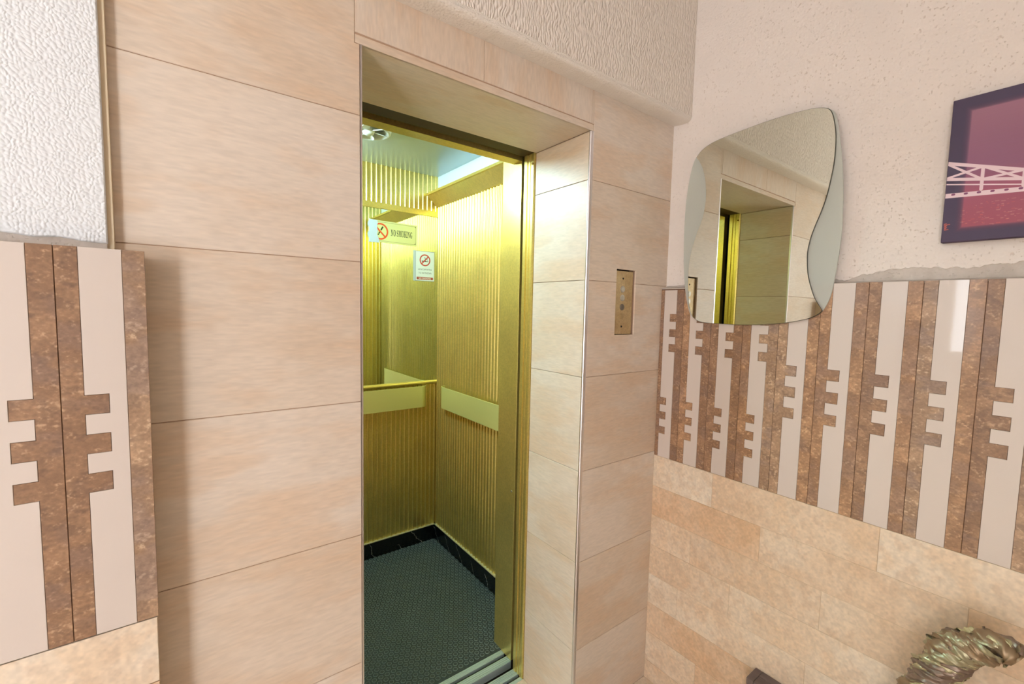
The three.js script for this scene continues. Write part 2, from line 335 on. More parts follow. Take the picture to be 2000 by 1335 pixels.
const wallRight = struct('wall_right', 'right wall with fine plaster above a decor band and cream tiles');
{
  mesh('masonry', boxG(XP + 0.004, XP + 0.2, -0.05, YC, -0.3, ZB + 0.2), M.plaster, wallRight);
  mesh('joint_bed', boxG(X1 + 0.0016, XP + 0.01, DB - 0.0004, DT + 0.004, -0.003, ZB), M.darkJoint, wallRight);
  mesh('joint_bed', boxG(X1 + 0.0014, XP + 0.01, 0, DB - 0.0008, -0.003, ZB), M.creamJoint, wallRight);
  for (let k = 0; k < 19; k++) decorTile(wallRight, 'right', X1, -0.0108 + k * TW, k < 4 ? 'pair' : 'left', k ? null : 0.0005, DT + (k < 4 ? 0 : 0.008));
  // render sheet with ragged lower edge over a smooth cement band
  const pts = [[ZB, YC], [-0.002, YC], [-0.002, 1.474]];
  for (let i = 1; i <= 520; i++) {
    const z = -0.002 + (ZB + 0.002) * i / 520, r = fbm(z / 2.4, 0.4, 200, 5, 3, 3), b = fbm(z / 2.4, 0.7, 22, 5, 2, 5);
    pts.push([z, 1.476 + 0.006 * sm(0.02, 0.1, z) + 0.02 * sm(0.5, 0.68, z) + (0.016 * (b - 0.5) + 0.012 * (r - 0.5)) * sm(0.03, 0.1, z)]);
  }
  mesh('plaster_sheet', plate(pts.reverse(), 'right', XP, 0.005, 0.0012), M.peel, wallRight);
  // smooth cement left bare between the tile tops and the ragged render
  mesh('cement_band', extrudeAlong([[XP + 0.006, 1.455], [X1 + 0.003, 1.455], [X1 + 0.003, DT + 0.0072], [X1 + 0.012, 1.4705], [XP + 0.0022, 1.4735], [XP + 0.0028, 1.53], [XP + 0.006, 1.53]].reverse(), 'z', 0, ZB), M.cement, wallRight);
  const cuts = [[0.225, 0.657, 1.1, 1.55, 2.0], [0.38, 0.82, 1.27, 1.7, 2.1], [0.16, 0.545, 0.99, 1.4, 1.85], [0.3, 0.73, 1.15, 1.6], [0.12, 0.52, 0.95, 1.4, 1.8], [0.4, 0.8, 1.3, 1.75], [0.2, 0.6, 1.0, 1.5, 1.9], [0.3, 0.9, 1.6]];
  const ys = [0.8632, 0.7487, 0.6373, 0.5241, 0.4113, 0.2985, 0.1857, 0.0729, 0.0];
  for (let i = 0; i < 8; i++) {
    const c = [0, ...cuts[i].filter(q => q < ZB - 0.06), ZB];
    for (let j = 0; j + 1 < c.length; j++) mesh('tile', plate(rectPts(c[j] + 0.0004, c[j + 1] - 0.0004, ys[i + 1] + 0.0004, ys[i] - 0.0004), 'right', X1 + 0.0002 * ((i * 5 + j * 3) % 3), 0.006, 0.0006), M.cream[(i * 7 + j * 5 + (i * j) % 3) % 4], wallRight);
  }
}
// the rest of the lobby, behind the camera
{
  const f = mesh('floor', boxG(XL - 0.2, X1 + 0.05, -0.1, 0, 0, ZB + 0.2), M.floorTile); f.userData = { kind: 'structure', label: 'polished cream stone floor of the lobby', category: 'floor' };
  mesh('threshold', boxG(OX0 - 0.02, OX1 + 0.02, -0.1, -0.0005, ZR, 0.0), M.floorTile, f);
  const c = mesh('ceiling', boxG(XL - 0.2, XP + 0.2, YC, YC + 0.15, -0.3, ZB + 0.2), M.ceiling); c.userData = { kind: 'structure', label: 'white lobby ceiling', category: 'ceiling' };
  const hole = (s, r) => { const h = new THREE.Path(); r.forEach(([x, y], i) => i ? h.lineTo(x, y) : h.moveTo(x, y)); s.holes.push(h); };
  const b = struct('wall_back', 'plain plastered wall opposite the elevator, with the street door'), sb = poly(rectPts(-(XP + 0.2), -(XL - 0.2), -0.05, YC));
  hole(sb, rectPts(1.58, 2.38, 0.12, 2.28));
  mesh('masonry', plate(sb, 'back', ZB, 0.15, 0), M.plaster, b);
  const e = struct('wall_entrance', 'end wall of the lobby with a narrow window'), se = poly(rectPts(-(ZB + 0.1), 0.2, -0.05, YC));
  hole(se, rectPts(-0.3, -0.165, 1.1, 2.3));
  mesh('masonry', plate(se, 'left', XL, 0.15, 0), M.plaster, e);
  const d = struct('door_1', 'glazed street door in the wall opposite the elevator');
  for (const [x0, x1, y0, y1] of [[-2.38, -2.34, 0.12, 2.28], [-1.62, -1.58, 0.12, 2.28], [-2.34, -1.62, 2.24, 2.28], [-2.34, -1.62, 0.12, 0.18]]) mesh('frame', boxG(x0, x1, y0, y1, ZB + 0.03, ZB + 0.09), M.frame, d);
  mesh('pane', boxG(-2.34, -1.62, 0.18, 2.24, ZB + 0.058, ZB + 0.064), M.pane, d);
  const w = struct('window_1', 'narrow side light beside the street door');
  mesh('pane', boxG(XL - 0.064, XL - 0.058, 1.1, 2.3, 0.165, 0.3), M.pane, w);
}

// ------------------------------------------------------------------ elevator
const CX0 = 0.11, CX1 = 1.19, CZ0 = -0.471, CZ1 = -1.372, CH = 2.12;
{
  const sh = struct('wall_shaft', 'dark elevator shaft behind the landing door');
  mesh('panel', boxG(-0.1, 0.0, -0.3, 2.6, -1.6, -0.25), M.shaft, sh);
  mesh('panel', boxG(1.3, 1.4, -0.3, 2.6, -1.6, -0.25), M.shaft, sh);
  mesh('panel', boxG(-0.1, 1.4, -0.3, 2.6, -1.7, -1.6), M.shaft, sh);
  mesh('panel', boxG(-0.1, 1.4, 2.6, 2.7, -1.7, -0.2), M.shaft, sh);
  mesh('panel', boxG(-0.1, 1.4, -0.4, -0.3, -1.7, 0.0), M.shaft, sh);
  mesh('panel', boxG(0.0, OX0 - 0.02, -0.3, 2.6, -0.26, -0.2517), M.shaft, sh);
  mesh('panel', boxG(OX1 + 0.02, 1.3, -0.3, 2.6, -0.26, -0.2517), M.shaft, sh);
  mesh('panel', boxG(OX0 - 0.02, OX1 + 0.02, OY + 0.02, 2.6, -0.26, -0.2517), M.shaft, sh);
}
// landing door frame
const frame = tag(group('landing_door_frame', [0.651, 0, -0.285]), 'moulded brass frame lining the elevator doorway', 'door frame');
{
  const F = (g) => g.translate(-0.651, 0, 0.285);
  const jamb = (x, d) => {                // (z, x) profile with three flutes
    const p = [[-0.256, x + 0.03 * d], [-0.256, x - 0.001 * d], [-0.262, x - 0.004 * d], [-0.275, x - 0.004 * d], [-0.2765, x], [-0.2795, x], [-0.281, x - 0.003 * d], [-0.291, x - 0.003 * d], [-0.2925, x], [-0.2945, x], [-0.296, x - 0.005 * d], [-0.312, x - 0.005 * d], [-0.315, x - 0.002 * d], [-0.315, x + 0.03 * d]];
    return F(extrudeAlong(d > 0 ? p : p.slice().reverse(), 'y', 0, OY + 0.03));
  };
  const jr = mesh('jamb', jamb(OX1 - 0.001, 1), M.brass, frame), jl = mesh('jamb', jamb(OX0 + 0.001, -1), M.brass, frame);
  mesh('header', F(boxG(OX0, OX1, OY + 0.002, OY + 0.05, -0.315, -0.256)), M.headerShade, frame);
  for (const [x, par] of [[OX1 - 0.0055, jr], [OX0 + 0.0055, jl]]) { const s = new THREE.CylinderGeometry(0.0042, 0.0042, 0.003, 14); s.rotateZ(Math.PI / 2); s.translate(x, 1.885, -0.267); mesh('screw', F(s), M.brassDark, par); }
  const sill = mesh('sill', F(mergeGeometries([boxG(OX0, OX1, -0.03, -0.001, -0.27, -0.256), boxG(OX0, OX1, -0.03, -0.001, -0.315, -0.285)])), M.alu, frame);
  mesh('shaded_track', F(boxG(OX0, OX1, -0.03, -0.014, -0.2849, -0.2701)), M.black, sill);  // black floor: shade inside the sill slot put into the colour
  for (const z of [-0.291, -0.297, -0.303, -0.309]) mesh('rib', F(boxG(OX0, OX1, -0.002, 0.0006, z - 0.0014, z + 0.0014)), M.alu, sill);
}
// the cab
const cab = tag(group('elevator_cab', [0.65, 0, -0.9]), 'elevator cab lined with fluted brass panels, studded black floor', 'elevator');
const coves = [];
const C = (g) => g.translate(-0.65, 0, 0.9);
function flutedWall(u0, u1, v0, v1, pitch = 0.0265) {   // flat lands with narrow round ribs between them, local xy, front +z
  const prof = []; const n = Math.round((u1 - u0) / pitch), pt = (u1 - u0) / n;
  prof.push([u0, 0]);
  for (let i = 0; i < n; i++) {
    const c = u0 + (i + 0.5) * pt;
    prof.push([c - 0.0058, 0]);
    for (let k = 1; k < 6; k++) { const a = Math.PI * k / 6; prof.push([c - 0.0058 * Math.cos(a), 0.0066 * Math.sin(a)]); }
    prof.push([c + 0.0058, 0]);
  }
  prof.push([u1, 0]);
  const pos = [], nor = [], uv = [], idx = [];
  for (let i = 0; i + 1 < prof.length; i++) {
    const [x0, z0] = prof[i], [x1, z1] = prof[i + 1], k = pos.length / 3;
    const nn = (j) => { const p = prof[Math.max(0, j - 1)], q = prof[Math.min(prof.length - 1, j + 1)]; const l = Math.hypot(q[0] - p[0], q[1] - p[1]); return [-(q[1] - p[1]) / l, (q[0] - p[0]) / l]; };
    const flat = z0 === 0 && z1 === 0, a = flat ? [0, 1] : nn(i), b = flat ? [0, 1] : nn(i + 1);
    pos.push(x0, v0, z0, x1, v0, z1, x1, v1, z1, x0, v1, z0); nor.push(a[0], 0, a[1], b[0], 0, b[1], b[0], 0, b[1], a[0], 0, a[1]); uv.push(x0, v0, x1, v0, x1, v1, x0, v1); idx.push(k, k + 1, k + 2, k, k + 2, k + 3);
  }
  const g = new THREE.BufferGeometry(); g.setAttribute('position', new THREE.Float32BufferAttribute(pos, 3)); g.setAttribute('normal', new THREE.Float32BufferAttribute(nor, 3)); g.setAttribute('uv', new THREE.Float32BufferAttribute(uv, 2)); g.setIndex(idx); return g;
}
{
  // outer shell that closes the cab
  for (const [n, g] of [['shell_side', boxG(CX0 - 0.03, CX0 - 0.002, -0.05, CH + 0.03, CZ1 - 0.03, CZ0 + 0.06)], ['shell_side', boxG(CX1 + 0.002, CX1 + 0.03, -0.05, CH + 0.03, CZ1 - 0.03, CZ0 + 0.06)], ['shell_back', boxG(CX0 - 0.03, CX1 + 0.03, -0.05, CH + 0.03, CZ1 - 0.03, CZ1 - 0.002)], ['shell_roof', boxG(CX0 - 0.03, CX1 + 0.03, CH + 0.004, CH + 0.03, CZ1, -0.35)]]) mesh(n, C(g), M.shaft, cab);
  const W = M.brass;
  mesh('side_panel', C(orient(flutedWall(CZ1, CZ0, 0.092, 1.952), 'right', CX1)), W, cab);
  mesh('side_panel', C(orient(flutedWall(-CZ0, -CZ1, 0.092, 1.952), 'left', CX0)), W, cab);
  mesh('back_panel', C(orient(flutedWall(CX0, CX1, 0.092, 0.945), 'front', CZ1)), W, cab);
  mesh('back_panel', C(orient(flutedWall(CX0, CX1, 1.924, CH), 'front', CZ1)), W, cab);
  mesh('return_panel', C(orient(flutedWall(-CX1, -1.006, 0.0, CH), 'back', CZ0)), W, cab);
  mesh('return_panel', C(orient(flutedWall(-0.295, -CX0, 0.0, CH), 'back', CZ0)), W, cab);
  mesh('corner_strip', C(boxG(CX1 - 0.012, CX1, 1.95, CH, CZ1, CZ1 + 0.003)), W, cab);
  // wall mirror with brass rails
  const mr = mesh('back_mirror', C(boxG(CX0, CX1, 0.945, 1.9, CZ1 - 0.001, CZ1 + 0.004)), M.cabMirror, cab);
  mesh('top_rail', C(boxG(CX0, CX1, 1.894, 1.925, CZ1, CZ1 + 0.009, 0.0015)), W, mr);
  const br = new THREE.CylinderGeometry(0.012, 0.012, CX1 - CX0, 16, 1); br.rotateZ(Math.PI / 2); br.translate((CX0 + CX1) / 2, 0.95, CZ1 + 0.004); mesh('bottom_rail', C(br), W, mr);
  // handrail plates with ends bent back to the wall
  const bent = (len, h, t = 0.003, r = 0.036) => {           // local x along wall, z out from wall, y up
    const o = [], q = []; const N = 8;
    for (let i = 0; i <= N; i++) { const a = Math.PI - i / N * Math.PI / 2; o.push([r + r * Math.cos(a), 0.004 + r * Math.sin(a)]); q.push([r + (r - t) * Math.cos(a), 0.004 + (r - t) * Math.sin(a)]); }
    for (let i = 0; i <= N; i++) { const a = Math.PI / 2 - i / N * Math.PI / 2; o.push([len - r + r * Math.cos(a), 0.004 + r * Math.sin(a)]); q.push([len - r + (r - t) * Math.cos(a), 0.004 + (r - t) * Math.sin(a)]); }
    const g = new THREE.ExtrudeGeometry(poly([...o, ...q.reverse()]), { depth: h, bevelEnabled: true, bevelThickness: 0.0006, bevelSize: 0.0004, bevelSegments: 1 });
    g.applyMatrix4(new THREE.Matrix4().makeBasis(V(1, 0, 0), V(0, 0, 1), V(0, -1, 0))); g.translate(0, h, 0); return g;
  };
  const hr = bent(0.66, 0.119); hr.applyMatrix4(new THREE.Matrix4().makeBasis(V(0, 0, 1), V(0, 1, 0), V(-1, 0, 0))); hr.translate(CX1, 0.822, -1.262); mesh('handrail', C(hr), M.rail, cab);
  const hl = bent(0.66, 0.119); hl.applyMatrix4(new THREE.Matrix4().makeBasis(V(0, 0, -1), V(0, 1, 0), V(1, 0, 0))); hl.translate(CX0, 0.822, -0.602); mesh('handrail', C(hl), M.rail, cab);
  const hb = bent(0.93, 0.119); hb.translate(CX0 + 0.075, 0.8165, CZ1); mesh('handrail', C(hb), M.rail, cab);
  // black marble skirting with a pale cap strip
  for (const [nm, a, b] of [['skirting', boxG(CX0, CX1, 0, 0.088, CZ1, CZ1 + 0.012), boxG(CX0, CX1, 0.088, 0.092, CZ1, CZ1 + 0.013)], ['skirting', boxG(CX1 - 0.012, CX1, 0, 0.088, CZ1, CZ0), boxG(CX1 - 0.013, CX1, 0.088, 0.092, CZ1, CZ0)], ['skirting', boxG(CX0, CX0 + 0.012, 0, 0.088, CZ1, CZ0), boxG(CX0, CX0 + 0.013, 0.088, 0.092, CZ1, CZ0)]]) { const s = mesh(nm, C(a), M.marble, cab); mesh('cap_strip', C(b), M.cap, s); }
  // studded rubber floor
  const fl = mesh('rubber_floor', C(boxG(CX0, CX1, -0.03, 0, CZ1, -0.4195)), M.rubber, cab);
  const lathe = new THREE.LatheGeometry([[0, 0.0014], [0.0072, 0.0014], [0.0094, 0]].map(([x, y]) => new THREE.Vector2(x, y)), 18);
  const spots = []; const px = 0.0245, pz = 0.0212;
  for (let j = 0; ; j++) { const z = CZ1 + 0.02 + j * pz; if (z > -0.43) break; for (let i = 0; ; i++) { const x = CX0 + 0.02 + (j % 2) * px / 2 + i * px; if (x > CX1 - 0.018) break; spots.push([x, z]); } }
  const inst = new THREE.InstancedMesh(lathe, M.stud, spots.length); const mt = new THREE.Matrix4();
  spots.forEach(([x, z], i) => inst.setMatrixAt(i, mt.makeTranslation(x - 0.65, 0, z + 0.9)));
  inst.name = 'round_studs'; inst.userData.kind = 'stuff'; inst.castShadow = inst.receiveShadow = true; fl.add(inst);
  const rimG = new THREE.LatheGeometry([[0.0072, 0.0012], [0.0074, 0.0021], [0.0081, 0.0024], [0.0088, 0.0018], [0.0091, 0.0004]].map(([x, y]) => new THREE.Vector2(x, y)), 18);
  const rims = new THREE.InstancedMesh(rimG, M.studRim, spots.length);
  spots.forEach(([x, z], i) => rims.setMatrixAt(i, mt.makeTranslation(x - 0.65, 0, z + 0.9)));
  rims.name = 'stud_rim_shine'; rims.userData.kind = 'stuff'; rims.castShadow = rims.receiveShadow = true; fl.add(rims);
  // front of the cab: jambs, slot, header, sill
  for (const d of [1, -1]) {
    const X = (v) => 0.651 + d * v, bx = (v0, v1, ...r) => d > 0 ? boxG(X(v0), X(v1), ...r) : boxG(X(v1), X(v0), ...r);
    mesh('cab_jamb', C(bx(0.354, 0.385, 0, CH, CZ0, -0.4215, 0.001)), W, cab);
    mesh('cab_jamb', C(bx(0.352, 0.385, 0, CH, -0.4195, -0.3515, 0.001)), W, cab);
    mesh('cab_front', C(bx(0.386, 0.58, 0, CH, -0.46, -0.36)), M.shaft, cab);
  }
  const sc = new THREE.CylinderGeometry(0.004, 0.004, 0.002, 14); sc.rotateZ(Math.PI / 2); sc.translate(1.0025, 0.6814, -0.3703); mesh('screw', C(sc), M.steel, cab);
  mesh('cab_header', C(boxG(0.26, 1.05, OY, CH, -0.4005, -0.3515)), W, cab);
  const sill = mesh('cab_sill', C(mergeGeometries([boxG(0.3, 1.003, -0.03, -0.001, -0.42, -0.397), boxG(0.3, 1.003, -0.03, -0.001, -0.381, -0.35)])), M.alu, cab);
  mesh('shaded_track', C(boxG(0.3, 1.003, -0.03, -0.014, -0.3969, -0.3811)), M.black, sill);  // slot floor coloured black to stand for the shade in the groove
  for (const z of [-0.4155, -0.409, -0.402, -0.376, -0.368, -0.36, -0.354]) mesh('rib', C(boxG(0.3, 1.003, -0.002, 0.0006, z - 0.0016, z + 0.0016)), M.alu, sill);
  // ceiling and cove troughs with their tubes
  mesh('cab_ceiling', C(boxG(CX0, CX1, CH, CH + 0.004, CZ1, -0.4)), M.ceilingMetal, cab);
  mesh('cove_panel', C(boxG(CX1 - 0.003, CX1, 1.952, CH, CZ1, CZ0)), M.coveMetal, cab);
  mesh('cove_panel', C(boxG(CX0, CX0 + 0.003, 1.952, CH, CZ1, CZ0)), M.coveMetal, cab);
  const P = [[1.19, 1.950], [1.178, 1.950], [1.123, 2.004], [1.115, 2.006], [1.115, 2.018], [1.117, 2.018], [1.1172, 2.0085], [1.1245, 2.006], [1.179, 1.9525], [1.19, 1.9525]];
  const profile = P.slice().reverse();
  coves.push(mesh('cove_trough', C(extrudeAlong(profile, 'z', CZ1, CZ0)), W, cab));
  coves.push(mesh('cove_trough', C(extrudeAlong(P.map(([x, y]) => [1.3 - x, y]), 'z', CZ1, CZ0)), W, cab));
}
// fluorescent tube lying in the left cove
const tubeMat = std({ color: 0xffffff, emissive: new THREE.Color().setRGB(0.64, 0.95, 1.0), emissiveIntensity: 8, roughness: 0.4 });
for (const [x, d, ty, trough] of [[0.167, 1, 2.072, coves[1]]]) {
  const g = new THREE.CylinderGeometry(0.011, 0.011, 0.8, 16); g.rotateX(Math.PI / 2); g.translate(x, ty, -0.92);
  mesh('fluorescent_tube', C(g), tubeMat, trough);
  for (const s of [-1, 1]) mesh('tube_holder', C(boxG(x - 0.009, x + 0.009, 1.972, ty + 0.011, -0.92 + s * 0.408 - 0.006, -0.92 + s * 0.408 + 0.006, 0.001)), M.whitePlastic, trough);
  rectLight('tube_light', [0.64, 0.95, 1.0], 500, 0.78, 0.02, [x + d * 0.013, ty, -0.92], [x + d * 0.953, ty - 0.3, -0.92]);
}
// extractor rosette on the cab ceiling
{
  const f = tag(group('ceiling_fan', [0.637, CH, -0.92]), 'round chrome and white fan rosette on the cab ceiling', 'fan');
  const ring = new THREE.LatheGeometry([[0.06, -0.006], [0.07, -0.02], [0.082, -0.026], [0.089, -0.022], [0.092, -0.012], [0.096, 0]].map(([x, y]) => new THREE.Vector2(x, y)), 48); mesh('ring', ring, M.whitePlastic, f);
  mesh('backing', new THREE.CylinderGeometry(0.088, 0.088, 0.004, 40).translate(0, -0.004, 0), M.fanGrey, f);
  const hub = new THREE.LatheGeometry([[0, -0.034], [0.012, -0.034], [0.02, -0.03], [0.026, -0.02], [0.026, -0.004]].map(([x, y]) => new THREE.Vector2(x, y)), 32); mesh('hub', hub, M.whitePlastic, f);
  for (let i = 0; i < 6; i++) {
    const s = new THREE.Shape(); s.moveTo(0.022, -0.008); s.bezierCurveTo(0.04, -0.026, 0.062, -0.03, 0.076, -0.02); s.bezierCurveTo(0.074, 0.0, 0.066, 0.012, 0.056, 0.014); s.bezierCurveTo(0.042, 0.006, 0.034, 0.004, 0.022, 0.006);
    const g = new THREE.ExtrudeGeometry(s, { depth: 0.0016, bevelEnabled: true, bevelThickness: 0.0006, bevelSize: 0.0006, bevelSegments: 1, curveSegments: 10 }); g.rotateX(-Math.PI / 2);
    g.rotateX(0.35); g.translate(0, -0.018, 0); g.rotateY(i * Math.PI / 3 + 0.2); mesh('blade', g, M.whitePlastic, f);
  }
}

// ------------------------------------------------------------------ printed things
function canvasTex(w, h, draw) {
  const c = document.createElement('canvas'); c.width = w; c.height = h; draw(c.getContext('2d'), w, h);
  const t = new THREE.CanvasTexture(c); t.colorSpace = THREE.SRGBColorSpace; return t;
}
function printed(name, w, h, t, texMat, edgeMat, parent) {   // local: centred, front +z at z = t
  mesh('backing', boxG(-w / 2, w / 2, -h / 2, h / 2, 0, t - 0.0003, Math.min(0.0008, t * 0.3)), edgeMat, parent);
  const g = new THREE.PlaneGeometry(w - 0.0004, h - 0.0004); g.translate(0, 0, t); return mesh(name, g, texMat, parent);
}
{
  const w = 0.268, h = 0.113;
  const s = tag(group('no_smoking_sign', [0.924, 1.776, CZ1 + 0.0045]), 'gold NO SMOKING plaque with taped corner on the cab mirror', 'sign');
  s.rotation.z = -0.008;
  const tex = canvasTex(1072, 452, (g, W, H) => {
    g.fillStyle = '#d9d79a'; g.fillRect(0, 0, W, H);
    g.strokeStyle = '#77703c'; g.lineWidth = 5; const m = 30, r = 46; g.beginPath(); g.moveTo(m + r, m); g.lineTo(W - m - r, m); g.arc(W - m - r, m + r, r, -Math.PI / 2, 0); g.lineTo(W - m, H - m - r); g.arc(W - m - r, H - m - r, r, 0, Math.PI / 2); g.lineTo(m + r, H - m); g.arc(m + r, H - m - r, r, Math.PI / 2, Math.PI); g.lineTo(m, m + r); g.arc(m + r, m + r, r, Math.PI, Math.PI * 1.5); g.stroke();
    g.fillStyle = '#5b552c'; for (const [x, y, a] of [[W - m, m, 1], [W - m, H - m, -1]]) { g.beginPath(); g.moveTo(x, y); g.lineTo(x - 34, y); g.lineTo(x, y + a * 34); g.fill(); }
    const cx = 238, cy = 226, R = 158;
    g.save(); g.translate(cx, cy); g.rotate(-1.05); g.fillStyle = '#23331a'; g.fillRect(30, -16, 90, 32); g.fillRect(-92, -13, 26, 26); g.fillRect(-60, -13, 70, 26); g.restore();
    g.strokeStyle = '#e0512c'; g.lineWidth = 34; g.beginPath(); g.arc(cx, cy, R, 0, Math.PI * 2); g.stroke();
    g.beginPath(); g.moveTo(cx - 108, cy - 108); g.lineTo(cx + 112, cy + 112); g.stroke();
    g.fillStyle = '#1d2c1c'; g.save(); g.translate(470, 292); g.scale(0.56, 1.22); g.font = 'bold 150px serif'; const tw = g.measureText('NO SMOKING').width; g.scale(880 / tw, 1); g.fillText('NO SMOKING', 0, 0); g.restore();
  });
  printed('print', w, h, 0.003, std({ map: tex, roughness: 0.35, metalness: 0.15 }), M.rail, s);
  // two crumpled strips of sticky tape over the left end
  const pts = [[-0.137, 0.058]]; for (let i = 0; i <= 8; i++) pts.push([-0.09 + 0.003 * Math.sin(i * 2.1) + (i > 5 ? (i - 5) * 0.004 : 0), 0.055 - i * 0.0143]); for (let i = 0; i <= 8; i++) pts.push([-0.136 + 0.004 * Math.sin(i * 1.7), -0.06 + i * 0.0143]);
  const tg = new THREE.ExtrudeGeometry(poly(pts.reverse()), { depth: 0.0006, bevelEnabled: false }); tg.translate(0, 0, 0.0034);
  mesh('tape', tg, M.tape, s);
}
{
  const w = 0.117, h = 0.167;
  const s = tag(group('no_smoking_sticker', [1.1085, 1.613, CZ1 + 0.0045]), 'small white Greek no smoking notice with red circle, on cab mirror', 'sign');
  const tex = canvasTex(702, 1002, (g, W, H) => {
    g.fillStyle = '#e9eef0'; g.fillRect(0, 0, W, H); g.strokeStyle = '#5a5a78'; g.lineWidth = 9; g.strokeRect(5, 5, W - 10, H - 10);
    const cx = 350, cy = 300, R = 178;
    g.fillStyle = '#20241f'; g.fillRect(cx - 118, cy + 18, 160, 34); g.fillRect(cx + 54, cy + 18, 26, 34); g.fillRect(cx + 92, cy + 18, 26, 34);
    g.strokeStyle = '#20241f'; g.lineWidth = 15; g.beginPath(); g.moveTo(cx + 100, cy); g.bezierCurveTo(cx + 98, cy - 50, cx + 20, cy - 20, cx + 14, cy - 62); g.bezierCurveTo(cx + 6, cy - 84, cx - 20, cy - 76, cx - 34, cy - 84); g.stroke();
    g.strokeStyle = '#c8423a'; g.lineWidth = 40; g.beginPath(); g.arc(cx, cy, R, 0, Math.PI * 2); g.stroke(); g.beginPath(); g.moveTo(cx - 124, cy + 124); g.lineTo(cx + 124, cy - 124); g.stroke();
    g.fillStyle = '#4a4450'; g.textAlign = 'center'; g.font = '74px sans-serif'; g.fillText('ΑΠΑΓΟΡΕΥΕΤΑΙ', cx, 640, 540); g.fillText('ΤΟ ΚΑΠΝΙΣΜΑ', cx + 6, 756, 480);
    g.fillStyle = '#b0443c'; g.fillRect(48, 868, W - 96, 88); g.fillStyle = '#f2e8e6'; g.font = 'bold 70px sans-serif'; g.fillText('NO SMOKING', cx, 938, 460);
  });
  printed('print', w, h, 0.0012, std({ map: tex, roughness: 0.3 }), M.whitePlastic, s);
  mesh('clear_strip', boxG(-0.07, -0.058, -0.083, 0.084, 0, 0.0008), M.tape, s);
}
{
  // canvas print of a lit steel bridge at dusk
  const W = 0.42, Hh = 0.309;
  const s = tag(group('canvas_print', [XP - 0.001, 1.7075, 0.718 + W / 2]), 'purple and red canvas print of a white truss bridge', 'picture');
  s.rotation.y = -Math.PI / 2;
  const tex = canvasTex(1260, 927, (g, w, h) => {
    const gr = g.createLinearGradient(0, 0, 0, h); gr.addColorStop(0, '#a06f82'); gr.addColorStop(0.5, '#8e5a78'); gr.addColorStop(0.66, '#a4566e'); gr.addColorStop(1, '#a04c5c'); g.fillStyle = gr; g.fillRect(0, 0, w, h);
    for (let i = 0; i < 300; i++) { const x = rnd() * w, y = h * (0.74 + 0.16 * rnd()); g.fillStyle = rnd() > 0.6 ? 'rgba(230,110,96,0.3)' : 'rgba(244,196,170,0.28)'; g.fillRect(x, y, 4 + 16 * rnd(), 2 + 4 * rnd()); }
    // glass reflection painted in: dark border softening into the paler centre
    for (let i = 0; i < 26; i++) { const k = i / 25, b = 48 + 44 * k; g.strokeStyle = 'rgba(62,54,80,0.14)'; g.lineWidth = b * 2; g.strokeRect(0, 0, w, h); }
    g.strokeStyle = '#ead0d8'; g.lineCap = 'round';
    const seg = (a, b, c) => (x) => x < 345 ? h * (a + (b - a) * x / 345) : h * (b + (c - b) * (x - 345) / (w - 345));
    const top = seg(0.436, 0.565, 0.4), bot = seg(0.548, 0.622, 0.5), deck = seg(0.668, 0.69, 0.7);
    const line = (lw, pts) => { g.lineWidth = lw; g.beginPath(); pts.forEach(([x, y], i) => i ? g.lineTo(x, y) : g.moveTo(x, y)); g.stroke(); };
    const run = (lw, f) => line(lw, Array.from({ length: 61 }, (_, i) => [w * i / 60, f(w * i / 60)]));
    run(21, top); run(20, bot);
    for (let x = -14; x < w; x += 180) { const n = x + 180; line(14, [[x, top(x)], [n, bot(n)]]); line(14, [[x, bot(x)], [n, top(n)]]); line(17, [[n, top(n)], [n, deck(n) - 24]]); }
    run(8, (x) => bot(x) + 34); run(30, deck);
    g.strokeStyle = '#84486e'; for (let x = 34; x < w; x += 60) line(13, [[x, deck(x) - 6], [x + 7, deck(x) - 6]]);
    g.strokeStyle = '#d8664e'; for (let i = 0; i < 7; i++) line(4, [[4 + 8 * rnd(), h * (0.87 + 0.05 * i / 7)], [16 + 20 * rnd(), h * (0.867 + 0.05 * i / 7)]]);
  });
  mesh('stretcher', boxG(-W / 2, W / 2, -Hh / 2, Hh / 2, 0.001, 0.022, 0.0015), std({ color: 0x4b3450, roughness: 0.7 }), s);
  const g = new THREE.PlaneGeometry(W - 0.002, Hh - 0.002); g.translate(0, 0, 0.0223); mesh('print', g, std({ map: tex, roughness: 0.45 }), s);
}

// ------------------------------------------------------------------ call plate
{
  const s = tag(group('call_plate', [1.175, 1.413, -0.0135]), 'recessed brass elevator call plate with four round buttons', 'call panel');
  mesh('plate', boxG(-0.0448, 0.0462, -0.1058, 0.103, -0.002, 0.006, 0.001), M.plate, s);
  const dz = 0.006;
  for (const [y, m, r] of [[0.0432, M.button, 0.0095], [0.0147, M.button, 0.0095], [-0.0156, M.buttonDark, 0.0095], [-0.046, M.buttonFaint, 0.009]]) {
    const b = new THREE.LatheGeometry([[0, 0.0026], [r * 0.7, 0.0026], [r * 0.86, 0.0018], [r * 0.86, 0.0004], [r * 1.06, 0.0016], [r * 1.16, 0.0008], [r * 1.16, 0]].map(([x, yy]) => new THREE.Vector2(x, yy)), 32);
    b.rotateX(Math.PI / 2); b.translate(-0.0045, y, dz); mesh('button', b, m, s);
  }
  for (const y of [0.0784, -0.0799]) { const h = new THREE.CylinderGeometry(0.0032, 0.0032, 0.0016, 14); h.rotateX(Math.PI / 2); h.translate(-0.0042, y, dz); mesh('screw', h, M.black, s); }
}

